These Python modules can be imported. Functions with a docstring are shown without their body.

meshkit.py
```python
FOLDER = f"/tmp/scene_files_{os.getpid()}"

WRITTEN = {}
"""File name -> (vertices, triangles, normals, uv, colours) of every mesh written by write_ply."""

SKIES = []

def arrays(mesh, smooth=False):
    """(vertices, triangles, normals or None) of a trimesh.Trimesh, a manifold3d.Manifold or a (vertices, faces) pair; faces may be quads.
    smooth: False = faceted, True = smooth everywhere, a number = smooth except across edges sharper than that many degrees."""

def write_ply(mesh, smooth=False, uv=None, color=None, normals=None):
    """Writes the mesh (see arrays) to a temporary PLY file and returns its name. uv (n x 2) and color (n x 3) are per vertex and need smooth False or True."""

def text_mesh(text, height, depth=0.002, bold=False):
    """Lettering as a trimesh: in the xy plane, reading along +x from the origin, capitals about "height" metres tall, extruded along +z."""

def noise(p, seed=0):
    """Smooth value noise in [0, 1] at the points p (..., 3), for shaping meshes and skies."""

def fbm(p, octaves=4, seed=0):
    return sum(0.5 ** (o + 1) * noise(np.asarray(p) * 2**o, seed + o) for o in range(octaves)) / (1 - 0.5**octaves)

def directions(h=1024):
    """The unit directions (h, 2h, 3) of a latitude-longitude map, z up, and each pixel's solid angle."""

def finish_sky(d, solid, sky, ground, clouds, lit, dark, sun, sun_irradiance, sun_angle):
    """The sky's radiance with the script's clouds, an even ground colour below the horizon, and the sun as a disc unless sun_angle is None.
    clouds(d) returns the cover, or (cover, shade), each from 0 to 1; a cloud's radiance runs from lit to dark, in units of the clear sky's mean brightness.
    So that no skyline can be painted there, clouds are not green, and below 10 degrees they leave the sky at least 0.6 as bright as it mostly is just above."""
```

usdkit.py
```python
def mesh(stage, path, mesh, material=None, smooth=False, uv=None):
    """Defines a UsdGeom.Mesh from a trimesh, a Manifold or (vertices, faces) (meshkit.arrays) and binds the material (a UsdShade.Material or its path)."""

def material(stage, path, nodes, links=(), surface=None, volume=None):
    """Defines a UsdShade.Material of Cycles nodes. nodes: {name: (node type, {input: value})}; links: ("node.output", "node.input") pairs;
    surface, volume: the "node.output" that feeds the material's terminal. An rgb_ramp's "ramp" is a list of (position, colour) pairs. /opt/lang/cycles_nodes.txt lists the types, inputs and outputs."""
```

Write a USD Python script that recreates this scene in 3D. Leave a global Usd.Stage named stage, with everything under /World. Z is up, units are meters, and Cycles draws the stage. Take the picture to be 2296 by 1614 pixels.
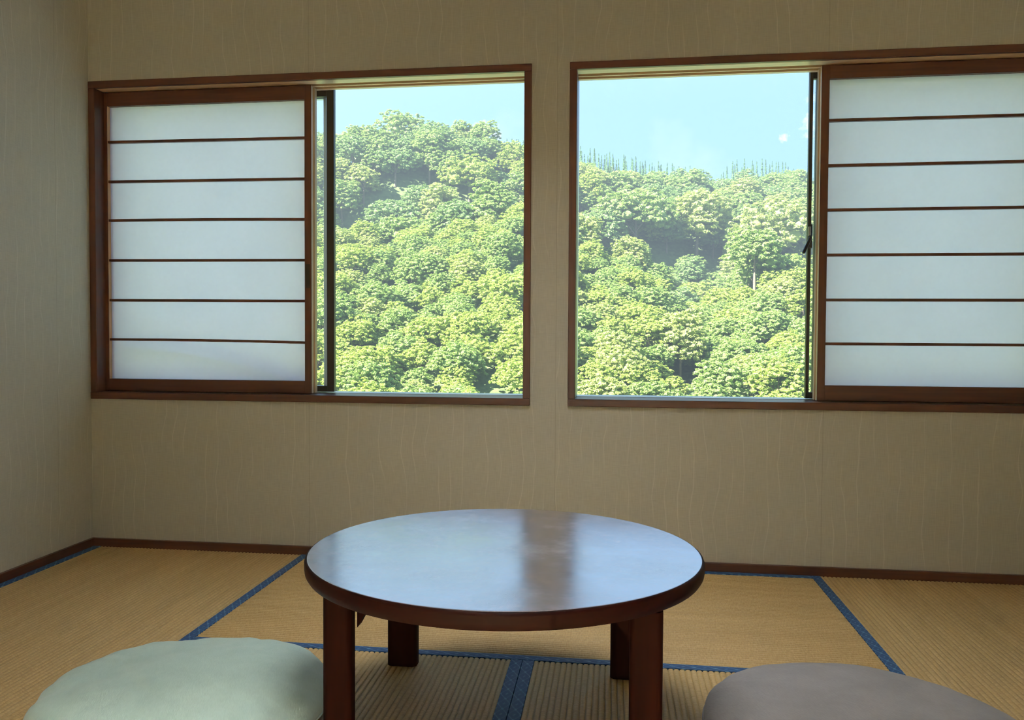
import math, random
import numpy as np, trimesh, usdkit, meshkit
import manifold3d as m3
from shapely.geometry import Polygon, Point
from pxr import Usd, UsdGeom, UsdLux, UsdShade, Gf, Sdf, Vt

random.seed(7)
rng = np.random.default_rng(7)
stage = Usd.Stage.CreateInMemory()
UsdGeom.SetStageUpAxis(stage, 'Z'); UsdGeom.SetStageMetersPerUnit(stage, 1.0)
UsdGeom.Xform.Define(stage, '/World'); UsdGeom.Scope.Define(stage, '/World/Looks')

# ------------------------------------------------------------------ camera, sky, sun, exposure
F_PX, PITCH, YAW, ROLL = 1879.34, -0.0303, -0.1375, 0.0045
CAM = np.array([0.0, -3.0011, 0.8195]); PPX, PPY = -35.79, 4.13
EXPOSURE = 0.22
SUN_DIR = np.array([-0.62, -0.52, 0.60]); SUN_DIR /= np.linalg.norm(SUN_DIR)
SUN_POWER, SKY_POWER = 112000.0, .99
HAZE = .0006
FILL_POWER, FILL_POWER_BACK = 15.0, 680.0  # strengths of the two added fill lamps

cp, sp, cy_, sy_ = math.cos(PITCH), math.sin(PITCH), math.cos(YAW), math.sin(YAW)
FW = np.array([sy_ * cp, cy_ * cp, sp]); R0 = np.array([cy_, -sy_, 0]); U0 = np.cross(R0, FW)
RT = R0 * math.cos(ROLL) + U0 * math.sin(ROLL); UP = -R0 * math.sin(ROLL) + U0 * math.cos(ROLL)
cam = UsdGeom.Camera.Define(stage, '/World/camera')
cam.AddTransformOp().Set(Gf.Matrix4d(*RT, 0, *UP, 0, *(-FW), 0, *CAM, 1))
cam.CreateHorizontalApertureAttr(36.0); cam.CreateVerticalApertureAttr(36.0 * 1614 / 2296)
cam.CreateFocalLengthAttr(36.0 * F_PX / 2296)
cam.CreateHorizontalApertureOffsetAttr(-PPX * 36 / 2296); cam.CreateVerticalApertureOffsetAttr(PPY * 36 / 2296)
cam.CreateClippingRangeAttr(Gf.Vec2f(0.05, 5000)); cam.CreateExposureAttr(EXPOSURE)


def ray(u, v):
    """direction of the photograph's pixel (used only to measure where things stand)"""
    return FW + RT * (u - PPX - 1148) / F_PX - UP * (v - PPY - 807) / F_PX


def material(name, nodes, links=(), surface=None, volume=None):
    return usdkit.material(stage, '/World/Looks/' + name, nodes, links, surface, volume)


def sky_material():
    nodes = {"tc": ("texture_coordinate", {}), "sep": ("separate_xyz", {}),
             "grad": ("rgb_ramp", {"ramp": [(0.0, (.36, .68, .98)), (.14, (.26, .57, .95)), (.26, (.20, .49, .92)), (.5, (.26, .55, .95)), (1, (.32, .60, .98))]}),
             "n": ("noise_texture", {"scale": 60.0, "detail": 6.0, "roughness": .6}),
             "n2": ("noise_texture", {"scale": 9.0, "detail": 5.0, "roughness": .55}),
             "nc": ("math", {"math_type": "multiply_add", "value2": 3.6, "value3": -1.75}), "wisp": ("map_range", {"from_min": .55, "from_max": .85, "to_min": 0.0, "to_max": .35, "clamp": True}),
             "bg": ("background_shader", {"strength": SKY_POWER})}
    links = [("tc.generated", "sep.vector"), ("sep.z", "grad.fac"), ("tc.generated", "n.vector"), ("tc.generated", "n2.vector"), ("n2.fac", "wisp.value"), ("n.fac", "nc.value1")]
    prev = "grad.color"
    for k, (u, v, rad, amount) in enumerate([(1761, 314, 24, .85), (1812, 282, 44, .6), (1824, 212, 28, .45), (1100, 290, 40, .7)]):
        d = ray(u, v); d /= np.linalg.norm(d)
        nodes[f"d{k}"] = ("vector_math", {"math_type": "distance", "vector2": tuple(d)})
        nodes[f"a{k}"] = ("math", {"math_type": "multiply_add", "value2": -1.0 / (rad / F_PX), "value3": .42})
        nodes[f"b{k}"] = ("math", {"math_type": "add"})
        nodes[f"r{k}"] = ("map_range", {"from_min": 0.0, "from_max": .45, "to_min": 0.0, "to_max": amount, "clamp": True})
        nodes[f"m{k}"] = ("mix_color", {"b": (.93, .97, 1.0)})
        links += [("tc.generated", f"d{k}.vector1"), (f"d{k}.value", f"a{k}.value1"), (f"a{k}.value", f"b{k}.value1"), ("nc.value", f"b{k}.value2"),
                  (f"b{k}.value", f"r{k}.value"), (f"r{k}.result", f"m{k}.fac"), (prev, f"m{k}.a")]
        prev = f"m{k}.result"
    nodes["mw"] = ("mix_color", {"b": (.85, .95, 1.0)})
    links += [("wisp.result", "mw.fac"), (prev, "mw.a"), ("mw.result", "bg.color")]
    return material('sky', nodes, links, surface="bg.background")


dome = UsdLux.DomeLight.Define(stage, '/World/sky')
dome.CreateIntensityAttr(1.0)
UsdShade.MaterialBindingAPI.Apply(dome.GetPrim()).Bind(sky_material())
sun = UsdLux.DistantLight.Define(stage, '/World/sun')
sun.CreateAngleAttr(0.53); sun.CreateIntensityAttr(SUN_POWER); sun.CreateColorAttr(Gf.Vec3f(1.0, .95, .84))
_z = SUN_DIR; _x = np.cross([0, 0, 1], _z); _x /= np.linalg.norm(_x); _y = np.cross(_z, _x)
sun.AddTransformOp().Set(Gf.Matrix4d(*_x, 0, *_y, 0, *_z, 0, 0, 0, 0, 1))

# ------------------------------------------------------------------ helpers
_used = {}


def numbered(parent, name):
    k = (parent, name); n = _used.get(k, 0); _used[k] = n + 1
    return f"{parent}/{name}" + (f"_{n:03d}" if n else "")


def data(prim, label=None, cat=None, group=None, kind=None):
    for k, v in (('label', label), ('category', cat), ('group', group), ('kind', kind)):
        if v: prim.SetCustomDataByKey(k, v)
    return prim


def thing(name, label=None, cat=None, loc=(0, 0, 0), rotz=0.0, scale=None, group=None, kind=None):
    x = UsdGeom.Xform.Define(stage, numbered('/World', name))
    x.AddTranslateOp().Set(Gf.Vec3d(*map(float, loc))); x.AddRotateZOp().Set(float(math.degrees(rotz)))
    if scale is not None: x.AddScaleOp().Set(Gf.Vec3f(*([float(scale)] * 3)))
    return data(x.GetPrim(), label, cat, group, kind)


def obj(name, mesh, mat, parent=None, smooth=False, label=None, kind=None, cat=None, group=None):
    base = '/World' if parent is None else str(parent.GetPath())
    m = usdkit.mesh(stage, numbered(base, name), mesh, mat, smooth=smooth)
    return data(m.GetPrim(), label, cat, group, kind)


def box(x0, x1, y0, y1, z0, z1, bev=0.0):
    """a box, with chamfered edges when bev is given"""
    if bev <= 0:
        m = trimesh.creation.box((x1 - x0, y1 - y0, z1 - z0)); m.apply_translation(((x0 + x1) / 2, (y0 + y1) / 2, (z0 + z1) / 2)); return m
    pts = []
    for sx, X in ((1, x0), (-1, x1)):
        for s2, Y in ((1, y0), (-1, y1)):
            for s3, Z in ((1, z0), (-1, z1)):
                pts += [(X + sx * bev, Y, Z + s3 * bev), (X, Y + s2 * bev, Z + s3 * bev), (X + sx * bev, Y + s2 * bev, Z)]
    return trimesh.Trimesh(*[np.asarray(a) for a in (lambda h: (h.to_mesh().vert_properties[:, :3], h.to_mesh().tri_verts))(m3.Manifold.hull_points(np.array(pts)))], process=False)


def join(*ms):
    return trimesh.util.concatenate(list(ms))


def grid(fn, nu, nv, wrap=False):
    """a surface mesh from fn(u, v) on [0,1]^2"""
    u, v = np.meshgrid(np.linspace(0, 1, nu), np.linspace(0, 1, nv), indexing='ij')
    p = fn(u, v).reshape(-1, 3)
    i, j = np.meshgrid(np.arange(nu - 1), np.arange(nv - 1), indexing='ij'); a = (i * nv + j).ravel()
    f = np.concatenate([np.stack([a, a + nv, a + nv + 1], 1), np.stack([a, a + nv + 1, a + 1], 1)])
    return trimesh.Trimesh(p, f, process=False)


def sheet(x0, x1, y, z0, z1):
    return trimesh.Trimesh([(x0, y, z0), (x1, y, z0), (x1, y, z1), (x0, y, z1)], [(0, 1, 2), (0, 2, 3)], process=False)


def lathe(profile, n=96):
    return trimesh.creation.revolve(np.asarray(profile, float), sections=n)


# ------------------------------------------------------------------ materials
def plain(name, color, rough=.6, **kw):
    return material(name, {"p": ("principled_bsdf", {"base_color": color, "roughness": rough, **kw})}, surface="p.BSDF")


def wood(name, dark, light, axis, rough=.42, coat=0.0, coat_rough=.2, scale=1.0, **kw):
    sc = [70.0, 70.0, 70.0]; sc[axis] = 3.0
    return material(name, {
        "g": ("geometry", {}), "mp": ("mapping", {"scale": tuple(s * scale for s in sc)}),
        "n": ("noise_texture", {"scale": 1.0, "detail": 5.0, "roughness": .6, "distortion": .6}),
        "r": ("rgb_ramp", {"ramp": [(.3, dark), (.7, light)]}),
        "b": ("bump", {"strength": .08, "distance": .002}),
        "p": ("principled_bsdf", {"roughness": rough, "coat_weight": coat, "coat_roughness": coat_rough, **kw})},
        [("g.position", "mp.vector"), ("mp.vector", "n.vector"), ("n.fac", "r.fac"), ("r.color", "p.base_color"), ("n.fac", "b.height"), ("b.normal", "p.normal")], surface="p.BSDF")


DARK, LITE = (.052, .018, .011), (.100, .036, .020)
wood_x, wood_y, wood_z = (wood(n, DARK, LITE, a, rough=.38) for n, a in (('brown_wood_along_x', 0), ('brown_wood_along_y', 1), ('brown_wood_upright', 2)))
lit_wood_x = wood('lit_track_wood', (.76, .50, .27), (.88, .62, .36), 0, rough=.3)  # brown head wood coloured pale, as if lit by the window
lit_wood_z = wood('lit_edge_wood', (.58, .38, .20), (.74, .52, .30), 2, rough=.3)  # pale colour stands in for daylight on the stile sides
dark_track = plain('dark_track', (.03, .016, .012), .7)
table_wood = material('lacquered_table_wood', {
    "g": ("geometry", {}), "mp": ("mapping", {"scale": (2.0, 42.0, 42.0)}), "n": ("noise_texture", {"scale": 1.0, "detail": 5.0, "roughness": .6, "distortion": .6}),
    "r": ("rgb_ramp", {"ramp": [(.3, (.060, .013, .010)), (.7, (.105, .027, .018))]}), "nw": ("noise_texture", {"scale": 7.0, "detail": 5.0, "roughness": .6}),
    "ro": ("map_range", {"from_min": .35, "from_max": .7, "to_min": .19, "to_max": .27}),
    "d": ("principled_bsdf", {"roughness": .5, "specular_ior_level": .2}), "gl": ("glossy_bsdf", {"color": (.96, .96, .97)}),
    "lw": ("layer_weight", {"blend": .5}), "fr": ("map_range", {"from_min": .25, "from_max": .80, "to_min": .05, "to_max": .72, "clamp": True}), "mx": ("mix_closure", {})},
    [("g.position", "mp.vector"), ("mp.vector", "n.vector"), ("n.fac", "r.fac"), ("r.color", "d.base_color"), ("g.position", "nw.vector"), ("nw.fac", "ro.value"), ("ro.result", "gl.roughness"),
     ("lw.facing", "fr.value"), ("fr.result", "mx.fac"), ("d.BSDF", "mx.closure1"), ("gl.BSDF", "mx.closure2")], surface="mx.closure")
leg_wood = wood('table_leg_wood', (.007, .0016, .001), (.015, .0033, .002), 2, rough=.6, specular_ior_level=.04)
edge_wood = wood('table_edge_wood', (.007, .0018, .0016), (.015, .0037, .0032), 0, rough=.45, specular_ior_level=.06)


def wallpaper(name, across):
    """woven beige paper with sparse pale wavy hair lines; ACROSS is the wall's horizontal axis (0 = x, 1 = y)"""
    out = "xyz"[across]
    nodes = {
        "g": ("geometry", {}), "s": ("separate_xyz", {}), "c": ("combine_xyz", {}),
        "mw": ("mapping", {"scale": (3.0, 4.2, 1.0)}), "nw": ("noise_texture", {"scale": 1.0, "detail": 1.5}),
        "off": ("math", {"math_type": "multiply_add", "value2": .075, "value3": -.0375}), "xx": ("math", {"math_type": "add"}),
        "dv": ("math", {"math_type": "multiply", "value2": 1 / .043}), "fr": ("math", {"math_type": "fraction"}), "c5": ("math", {"math_type": "subtract", "value2": .5}),
        "ab": ("math", {"math_type": "absolute"}), "ln": ("map_range", {"from_min": .018, "from_max": .055, "to_min": 1.0, "to_max": 0.0, "clamp": True}),
        "mm": ("mapping", {"scale": (15.0, 2.6, 1.0), "location": (3, 9, 0)}), "nm": ("noise_texture", {"scale": 1.0, "detail": 2.0}),
        "mk": ("map_range", {"from_min": .42, "from_max": .58, "to_min": 0.0, "to_max": .36, "clamp": True}), "lm": ("math", {"math_type": "multiply"}),
        "mf": ("mapping", {"scale": (420.0, 22.0, 1.0)}), "nf": ("noise_texture", {"scale": 1.0, "detail": 3.0}),
        "mg": ("mapping", {"scale": (30.0, 500.0, 1.0)}), "ng": ("noise_texture", {"scale": 1.0, "detail": 2.0}), "ww": ("math", {"math_type": "add"}),
        "base": ("rgb_ramp", {"ramp": [(.35, (.59, .58, .50)), (.65, (.68, .67, .585))]}), "hf": ("math", {"math_type": "multiply", "value2": .5}),
        "mix": ("mix_color", {"b": (.93, .91, .83)}), "hb": ("math", {"math_type": "multiply_add", "value2": 1.0}),
        "b": ("bump", {"strength": .25, "distance": .0012}),
        "sm": ("math", {"math_type": "multiply_add", "value2": 1 / .92, "value3": .5 - .7205 / .92}), "sf": ("math", {"math_type": "fraction"}), "sh": ("math", {"math_type": "subtract", "value2": .5}), "sa": ("math", {"math_type": "absolute"}),
        "sr": ("map_range", {"from_min": .0006, "from_max": .0022, "to_min": 1.0, "to_max": 0.0, "clamp": True}), "smx": ("mix_color", {"b": (.40, .37, .29)}), "sk": ("math", {"math_type": "multiply", "value2": .35}),
        "hs": ("math", {"math_type": "subtract"}),
        "p": ("principled_bsdf", {"roughness": .75})}
    links = [("g.position", "s.vector"), (f"s.{out}", "c.x"), ("s.z", "c.y"),
             ("c.vector", "mw.vector"), ("mw.vector", "nw.vector"), ("nw.fac", "off.value1"), (f"s.{out}", "xx.value1"), ("off.value", "xx.value2"), ("xx.value", "dv.value1"),
             ("dv.value", "fr.value1"), ("fr.value", "c5.value1"), ("c5.value", "ab.value1"), ("ab.value", "ln.value"),
             ("c.vector", "mm.vector"), ("mm.vector", "nm.vector"), ("nm.fac", "mk.value"), ("ln.result", "lm.value1"), ("mk.result", "lm.value2"),
             ("c.vector", "mf.vector"), ("mf.vector", "nf.vector"), ("c.vector", "mg.vector"), ("mg.vector", "ng.vector"), ("nf.fac", "ww.value1"), ("ng.fac", "ww.value2"),
             ("ww.value", "hf.value1"), ("hf.value", "base.fac"), ("base.color", "mix.a"), ("lm.value", "mix.fac"), ("mix.result", "smx.a"), ("sk.value", "smx.fac"), ("smx.result", "p.base_color"), (f"s.{out}", "sm.value1"), ("sm.value", "sf.value1"), ("sf.value", "sh.value1"), ("sh.value", "sa.value1"), ("sa.value", "sr.value"), ("sr.result", "sk.value1"),
             ("lm.value", "hb.value1"), ("hf.value", "hb.value3"), ("hb.value", "hs.value1"), ("sr.result", "hs.value2"), ("hs.value", "b.height"), ("b.normal", "p.normal")]
    return material(name, nodes, links, surface="p.BSDF")


paper_x, paper_y = wallpaper('wallpaper_window_wall', 0), wallpaper('wallpaper_side_wall', 1)
ceiling_m = plain('ceiling_board', (.84, .80, .72), .7)
floor_m = plain('floor_board', (.46, .34, .19), .7)


def tatami(name, along):
    """woven rush: fine cross threads, soft streaks along the ribs"""
    fine = [900.0, 900.0, 1.0]; fine[along] = 260.0; fine[1 - along] = 60.0
    streak = [1.0, 1.0, 1.0]; streak[along] = 1.2; streak[1 - along] = 26.0
    return material(name, {
        "g": ("geometry", {}), "m1": ("mapping", {"scale": tuple(fine)}), "n1": ("noise_texture", {"scale": 1.0, "detail": 2.0}),
        "m2": ("mapping", {"scale": tuple(streak)}), "n2": ("noise_texture", {"scale": 1.0, "detail": 3.0}),
        "r1": ("rgb_ramp", {"ramp": [(.3, (.48, .325, .125)), (.7, (.62, .45, .205))]}), "r2": ("rgb_ramp", {"ramp": [(.3, (.88, .86, .80)), (.7, (1.0, 1.0, 1.0))]}),
        "mu": ("mix_color", {"blend_type": "multiply", "fac": 1.0}), "b": ("bump", {"strength": .35, "distance": .0012}),
        "p": ("principled_bsdf", {"roughness": .55})},
        [("g.position", "m1.vector"), ("m1.vector", "n1.vector"), ("g.position", "m2.vector"), ("m2.vector", "n2.vector"), ("n1.fac", "r1.fac"), ("n2.fac", "r2.fac"),
         ("r1.color", "mu.a"), ("r2.color", "mu.b"), ("mu.result", "p.base_color"), ("n1.fac", "b.height"), ("b.normal", "p.normal")], surface="p.BSDF")


tatami_x, tatami_y = tatami('rush_mat_ribs_along_x', 0), tatami('rush_mat_ribs_along_y', 1)


def heri(name, along, seam):
    """indigo cloth edging woven with a lattice and small dots; SEAM is the strip's edge across"""
    a, c = "xyz"[along], "xyz"[1 - along]
    nodes = {"g": ("geometry", {}), "s": ("separate_xyz", {}),
             "u": ("math", {"math_type": "multiply_add", "value2": 1 / .0293, "value3": -seam / .0293}), "v": ("math", {"math_type": "multiply", "value2": 1 / .052}),
             "su": ("math", {"math_type": "add"}), "di": ("math", {"math_type": "subtract"})}
    links = [("g.position", "s.vector"), (f"s.{c}", "u.value1"), (f"s.{a}", "v.value1"), ("u.value", "su.value1"), ("v.value", "su.value2"), ("u.value", "di.value1"), ("v.value", "di.value2")]

    def tri(src, off, k, lo, hi, amt):     # a bright line where fract(src + off) passes 0.5
        nodes.update({f"o{k}": ("math", {"math_type": "add", "value2": off}), f"f{k}": ("math", {"math_type": "fraction"}), f"h{k}": ("math", {"math_type": "subtract", "value2": .5}),
                      f"a{k}": ("math", {"math_type": "absolute"}), f"r{k}": ("map_range", {"from_min": lo, "from_max": hi, "to_min": amt, "to_max": 0.0, "clamp": True})})
        links.extend([(src, f"o{k}.value1"), (f"o{k}.value", f"f{k}.value1"), (f"f{k}.value", f"h{k}.value1"), (f"h{k}.value", f"a{k}.value1"), (f"a{k}.value", f"r{k}.value")])
        return f"r{k}.result"
    l1, l2 = tri("su.value", 0, 1, .035, .075, 1.0), tri("di.value", 0, 2, .03, .06, .55)
    d1, d2 = tri("su.value", 0, 3, .10, .13, 1.0), tri("di.value", 0, 4, .10, .13, 1.0)
    e1, e2 = tri("su.value", .5, 5, .13, .17, 1.0), tri("di.value", .5, 6, .06, .10, 1.0)
    nodes.update({"dot": ("math", {"math_type": "multiply"}), "mot": ("math", {"math_type": "multiply"}), "mx": ("math", {"math_type": "maximum"}), "mx2": ("math", {"math_type": "maximum"}), "mx3": ("math", {"math_type": "maximum"}),
                  "k": ("math", {"math_type": "multiply", "value2": .55}), "d2x": ("math", {"math_type": "multiply", "value2": 1.9}),
                  "mix": ("mix_color", {"a": (.010, .062, .185), "b": (.11, .25, .42)}), "p": ("principled_bsdf", {"roughness": .6})})
    links += [(d1, "dot.value1"), (d2, "dot.value2"), ("dot.value", "d2x.value1"), (e1, "mot.value1"), (e2, "mot.value2"), (l1, "mx.value1"), (l2, "mx.value2"), ("mx.value", "mx2.value1"), ("d2x.value", "mx2.value2"),
              ("mx2.value", "mx3.value1"), ("mot.value", "mx3.value2"), ("mx3.value", "k.value1"), ("k.value", "mix.fac"), ("mix.result", "p.base_color")]
    return material(name, nodes, links, surface="p.BSDF")


def fabric(name, lo, hi, weave=0.5, sheen=.35):
    return material(name, {
        "tc": ("texture_coordinate", {}), "n": ("noise_texture", {"scale": 9.0, "detail": 6.0, "roughness": .65}),
        "m": ("mapping", {"rotation": (0, 0, .6), "scale": (500, 90, 200)}), "w": ("noise_texture", {"scale": 1.0, "detail": 2.0}),
        "ad": ("mix_float", {"fac": .35}), "r": ("rgb_ramp", {"ramp": [(.3, lo), (.7, hi)]}), "b": ("bump", {"strength": weave, "distance": .0012}),
        "p": ("principled_bsdf", {"roughness": .85, "sheen_weight": sheen, "sheen_roughness": .4})},
        [("tc.object", "n.vector"), ("tc.object", "m.vector"), ("m.vector", "w.vector"), ("n.fac", "ad.a"), ("w.fac", "ad.b"), ("ad.result", "r.fac"), ("r.color", "p.base_color"), ("w.fac", "b.height"), ("b.normal", "p.normal")], surface="p.BSDF")


shoji_paper = material('shoji_paper', {
    "g": ("geometry", {}), "n": ("noise_texture", {"scale": 60.0, "detail": 5.0, "roughness": .7}), "n2": ("noise_texture", {"scale": 5.0, "detail": 3.0}),
    "mf": ("mix_float", {"fac": .5}), "r": ("rgb_ramp", {"ramp": [(.35, (.96, .885, .91)), (.65, (1.0, .925, .95))]}),
    "d": ("diffuse_bsdf", {}), "t": ("translucent_bsdf", {}), "mx": ("mix_closure", {"fac": .88})},
    [("g.position", "n.vector"), ("g.position", "n2.vector"), ("n.fac", "mf.a"), ("n2.fac", "mf.b"), ("mf.result", "r.fac"), ("r.color", "d.color"), ("r.color", "t.color"), ("d.BSDF", "mx.closure1"), ("t.BSDF", "mx.closure2")], surface="mx.closure")
glass = material('window_glass', {"t": ("transparent_bsdf", {"color": (.97, .985, .98)}), "g": ("glossy_bsdf", {"roughness": .02}), "f": ("fresnel", {"IOR": 1.5}), "mx": ("mix_closure", {})},
                 [("f.fac", "mx.fac"), ("t.BSDF", "mx.closure1"), ("g.BSDF", "mx.closure2")], surface="mx.closure")
bronze = plain('dark_aluminium', (.018, .016, .015), .4)
silver = plain('pale_aluminium', (.55, .56, .57), .35, metallic=.6)
black_metal = plain('black_metal', (.012, .014, .013), .35)
steel = plain('lock_steel', (.55, .55, .53), .3, metallic=1.0)

# ------------------------------------------------------------------ room shell
XL, XR, YB, CEIL = -2.0, 1.6, -3.6, 2.45
W1 = dict(x0=-1.9985, x1=-.2912); W2 = dict(x0=-.1559, x1=1.5520)
ZB, ZT, CW = .5713, 1.7889, .026
CASE_OUT, DEPTH = .006, .135


def cut(solid, holes):
    m = m3.Manifold.cube((solid[1] - solid[0], solid[3] - solid[2], solid[5] - solid[4])).translate((solid[0], solid[2], solid[4]))
    for h in holes:
        m = m - m3.Manifold.cube((h[1] - h[0], h[3] - h[2], h[5] - h[4])).translate((h[0], h[2], h[4]))
    return m


ins = .012
obj('wall_back', cut((XL - .12, XR + .12, 0, .20, -.1, CEIL + .1), [(W['x0'] + ins, W['x1'] - ins, -.1, .3, ZB + ins, ZT - ins) for W in (W1, W2)] + [(W['x0'] + ins, W['x1'] - ins, DEPTH, .3, ZT - .05, ZT + .045) for W in (W1, W2)]), paper_x, kind='structure', label='beige wavy-line wallpapered wall with the two windows')
obj('wall_left', box(XL - .12, XL, YB - .1, 0, -.1, CEIL + .1), paper_y, kind='structure', label='beige wallpapered side wall at the left edge')
obj('wall_right', box(XR, XR + .12, YB - .1, 0, -.1, CEIL + .1), paper_y, kind='structure')
obj('wall_front', box(XL, XR, YB - .1, YB, -.1, CEIL + .1), paper_x, kind='structure')
fl = thing('floor', kind='structure')
obj('floor_base', box(XL - .12, XR + .12, YB - .1, .0, -.2, -.055), floor_m, fl)
obj('ceiling', box(XL, XR, YB, 0, CEIL, CEIL + .1), ceiling_m, kind='structure')
TB = .0145
obj('baseboard_back', box(XL, XR, -TB, 0, -.055, .0303, .0012), wood_x, kind='structure', label='thin dark brown wooden skirting under the window wall')
obj('baseboard_left', box(XL, XL + TB, YB, -TB, -.055, .0303, .0012), wood_y, kind='structure', label='thin dark brown wooden skirting along the left wall')
obj('baseboard_right', box(XR - TB, XR, YB, -TB, -.055, .0303, .0012), wood_y, kind='structure')

# ------------------------------------------------------------------ window frames
GRO = [(.054, .080), (.089, .115)]        # the two shoji grooves in the head


def window_frame(name, W, label):
    w = thing(name, label, kind='structure')
    x0, x1 = W['x0'], W['x1']; zi0, zi1 = ZB + CW, ZT - CW
    obj('head_jamb', box(x0, x1, -CASE_OUT, .010, zi1, ZT, .0015), wood_x, w)
    strips = [(.010, GRO[0][0]), (GRO[0][1], GRO[1][0]), (GRO[1][1], DEPTH)]
    for a, b in strips:
        obj('head_strip', box(x0 + CW, x1 - CW, a, b, zi1, zi1 + .016, .0008), lit_wood_x, w, label='wood strip beside a sliding groove, coloured pale for window light')
    obj('head_groove', box(x0 + CW, x1 - CW, .010, DEPTH, zi1 + .014, ZT - .002), dark_track, w, label='dark sliding groove in the head')
    obj('jamb', box(x0, x0 + CW, -CASE_OUT + .0004, DEPTH, zi0, zi1, .0015), wood_z, w)
    obj('jamb', box(x1 - CW, x1, -CASE_OUT + .0004, DEPTH, zi0, zi1, .0015), wood_z, w)
    obj('sill', box(x0, x1, -CASE_OUT - .002, DEPTH, ZB, zi0, .0015), wood_x, w)
    a0, a1 = x0 + ins, x1 - ins
    obj('aluminium_frame', join(box(a0, a1, DEPTH, .215, ZT + .018, ZT + .045), box(a0, a1, DEPTH, .225, ZB + ins, zi0 + .001), box(a0, x0 + CW, DEPTH, .215, zi0, ZT + .018), box(x1 - CW, a1, DEPTH, .215, zi0, ZT + .018)), silver, w, label='pale aluminium outer frame')
    return w


window_frame('window_1', W1, 'left window in brown wooden casing beside the corner')
window_frame('window_2', W2, 'right window in brown wooden casing cut by the picture edge')


def shoji(x0, x1, rail_t, rail_b, bars, pull, label):
    t = thing('shoji_panel', label, 'shoji screen', ((x0 + x1) / 2, .066, ZB + CW + .002))
    o = np.array([(x0 + x1) / 2, .066, ZB + CW + .002])
    def at(*b, bev=.0012): return box(b[0] - o[0], b[1] - o[0], b[2] - o[1], b[3] - o[1], b[4] - o[2], b[5] - o[2], bev)
    y0, y1 = GRO[0][0] + .001, GRO[0][1] - .003
    z0, z1 = o[2], ZT - CW - .001
    for a, b in ((x0, x0 + .026), (x1 - .026, x1)):
        st = obj('stile', at(a, b, y0 + .0022, y1, z0, z1), lit_wood_z, t, label='upright stile, sides coloured pale for daylight'); obj('stile_face', at(a - .0002, b + .0002, y0, y0 + .0026, z0, z1, bev=.0006), wood_z, st, label='brown wood front face')
    obj('top_rail', at(x0 + .026, x1 - .026, y0 + .001, y1, rail_t, z1), wood_x, t); obj('bottom_rail', at(x0 + .026, x1 - .026, y0 + .001, y1, z0, rail_b), wood_x, t)
    n = 25
    for zl, zr in bars:
        def bar(u, v, zl=zl, zr=zr):
            x = x0 + .026 + u * (x1 - x0 - .052); q = np.floor(v * 4 + .5).astype(int) % 4
            yy = np.where((q == 0) | (q == 3), y0 + .006, y1 - .0015); s = np.where(q < 2, -1, 1)
            z = zl + (zr - zl) * u ** (2.2 if abs(zr - zl) > .0065 else 1) + s * .0048
            return np.stack([x - o[0], yy - o[1], z - o[2]], -1)
        obj('lattice_bar', grid(bar, n, 5), wood_x, t)
    obj('paper', at(x0 + .020, x1 - .020, y1 - .001, y1 - .0006, rail_b - .006, rail_t + .006, bev=0), shoji_paper, t, label='translucent white paper')
    if pull:
        px, pz = pull
        obj('finger_pull', at(px - .0085, px + .0085, y0 - .0012, y0 + .003, pz - .045, pz + .045, bev=.0008), black_metal, t, label='black recessed finger pull')
    return t


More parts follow.
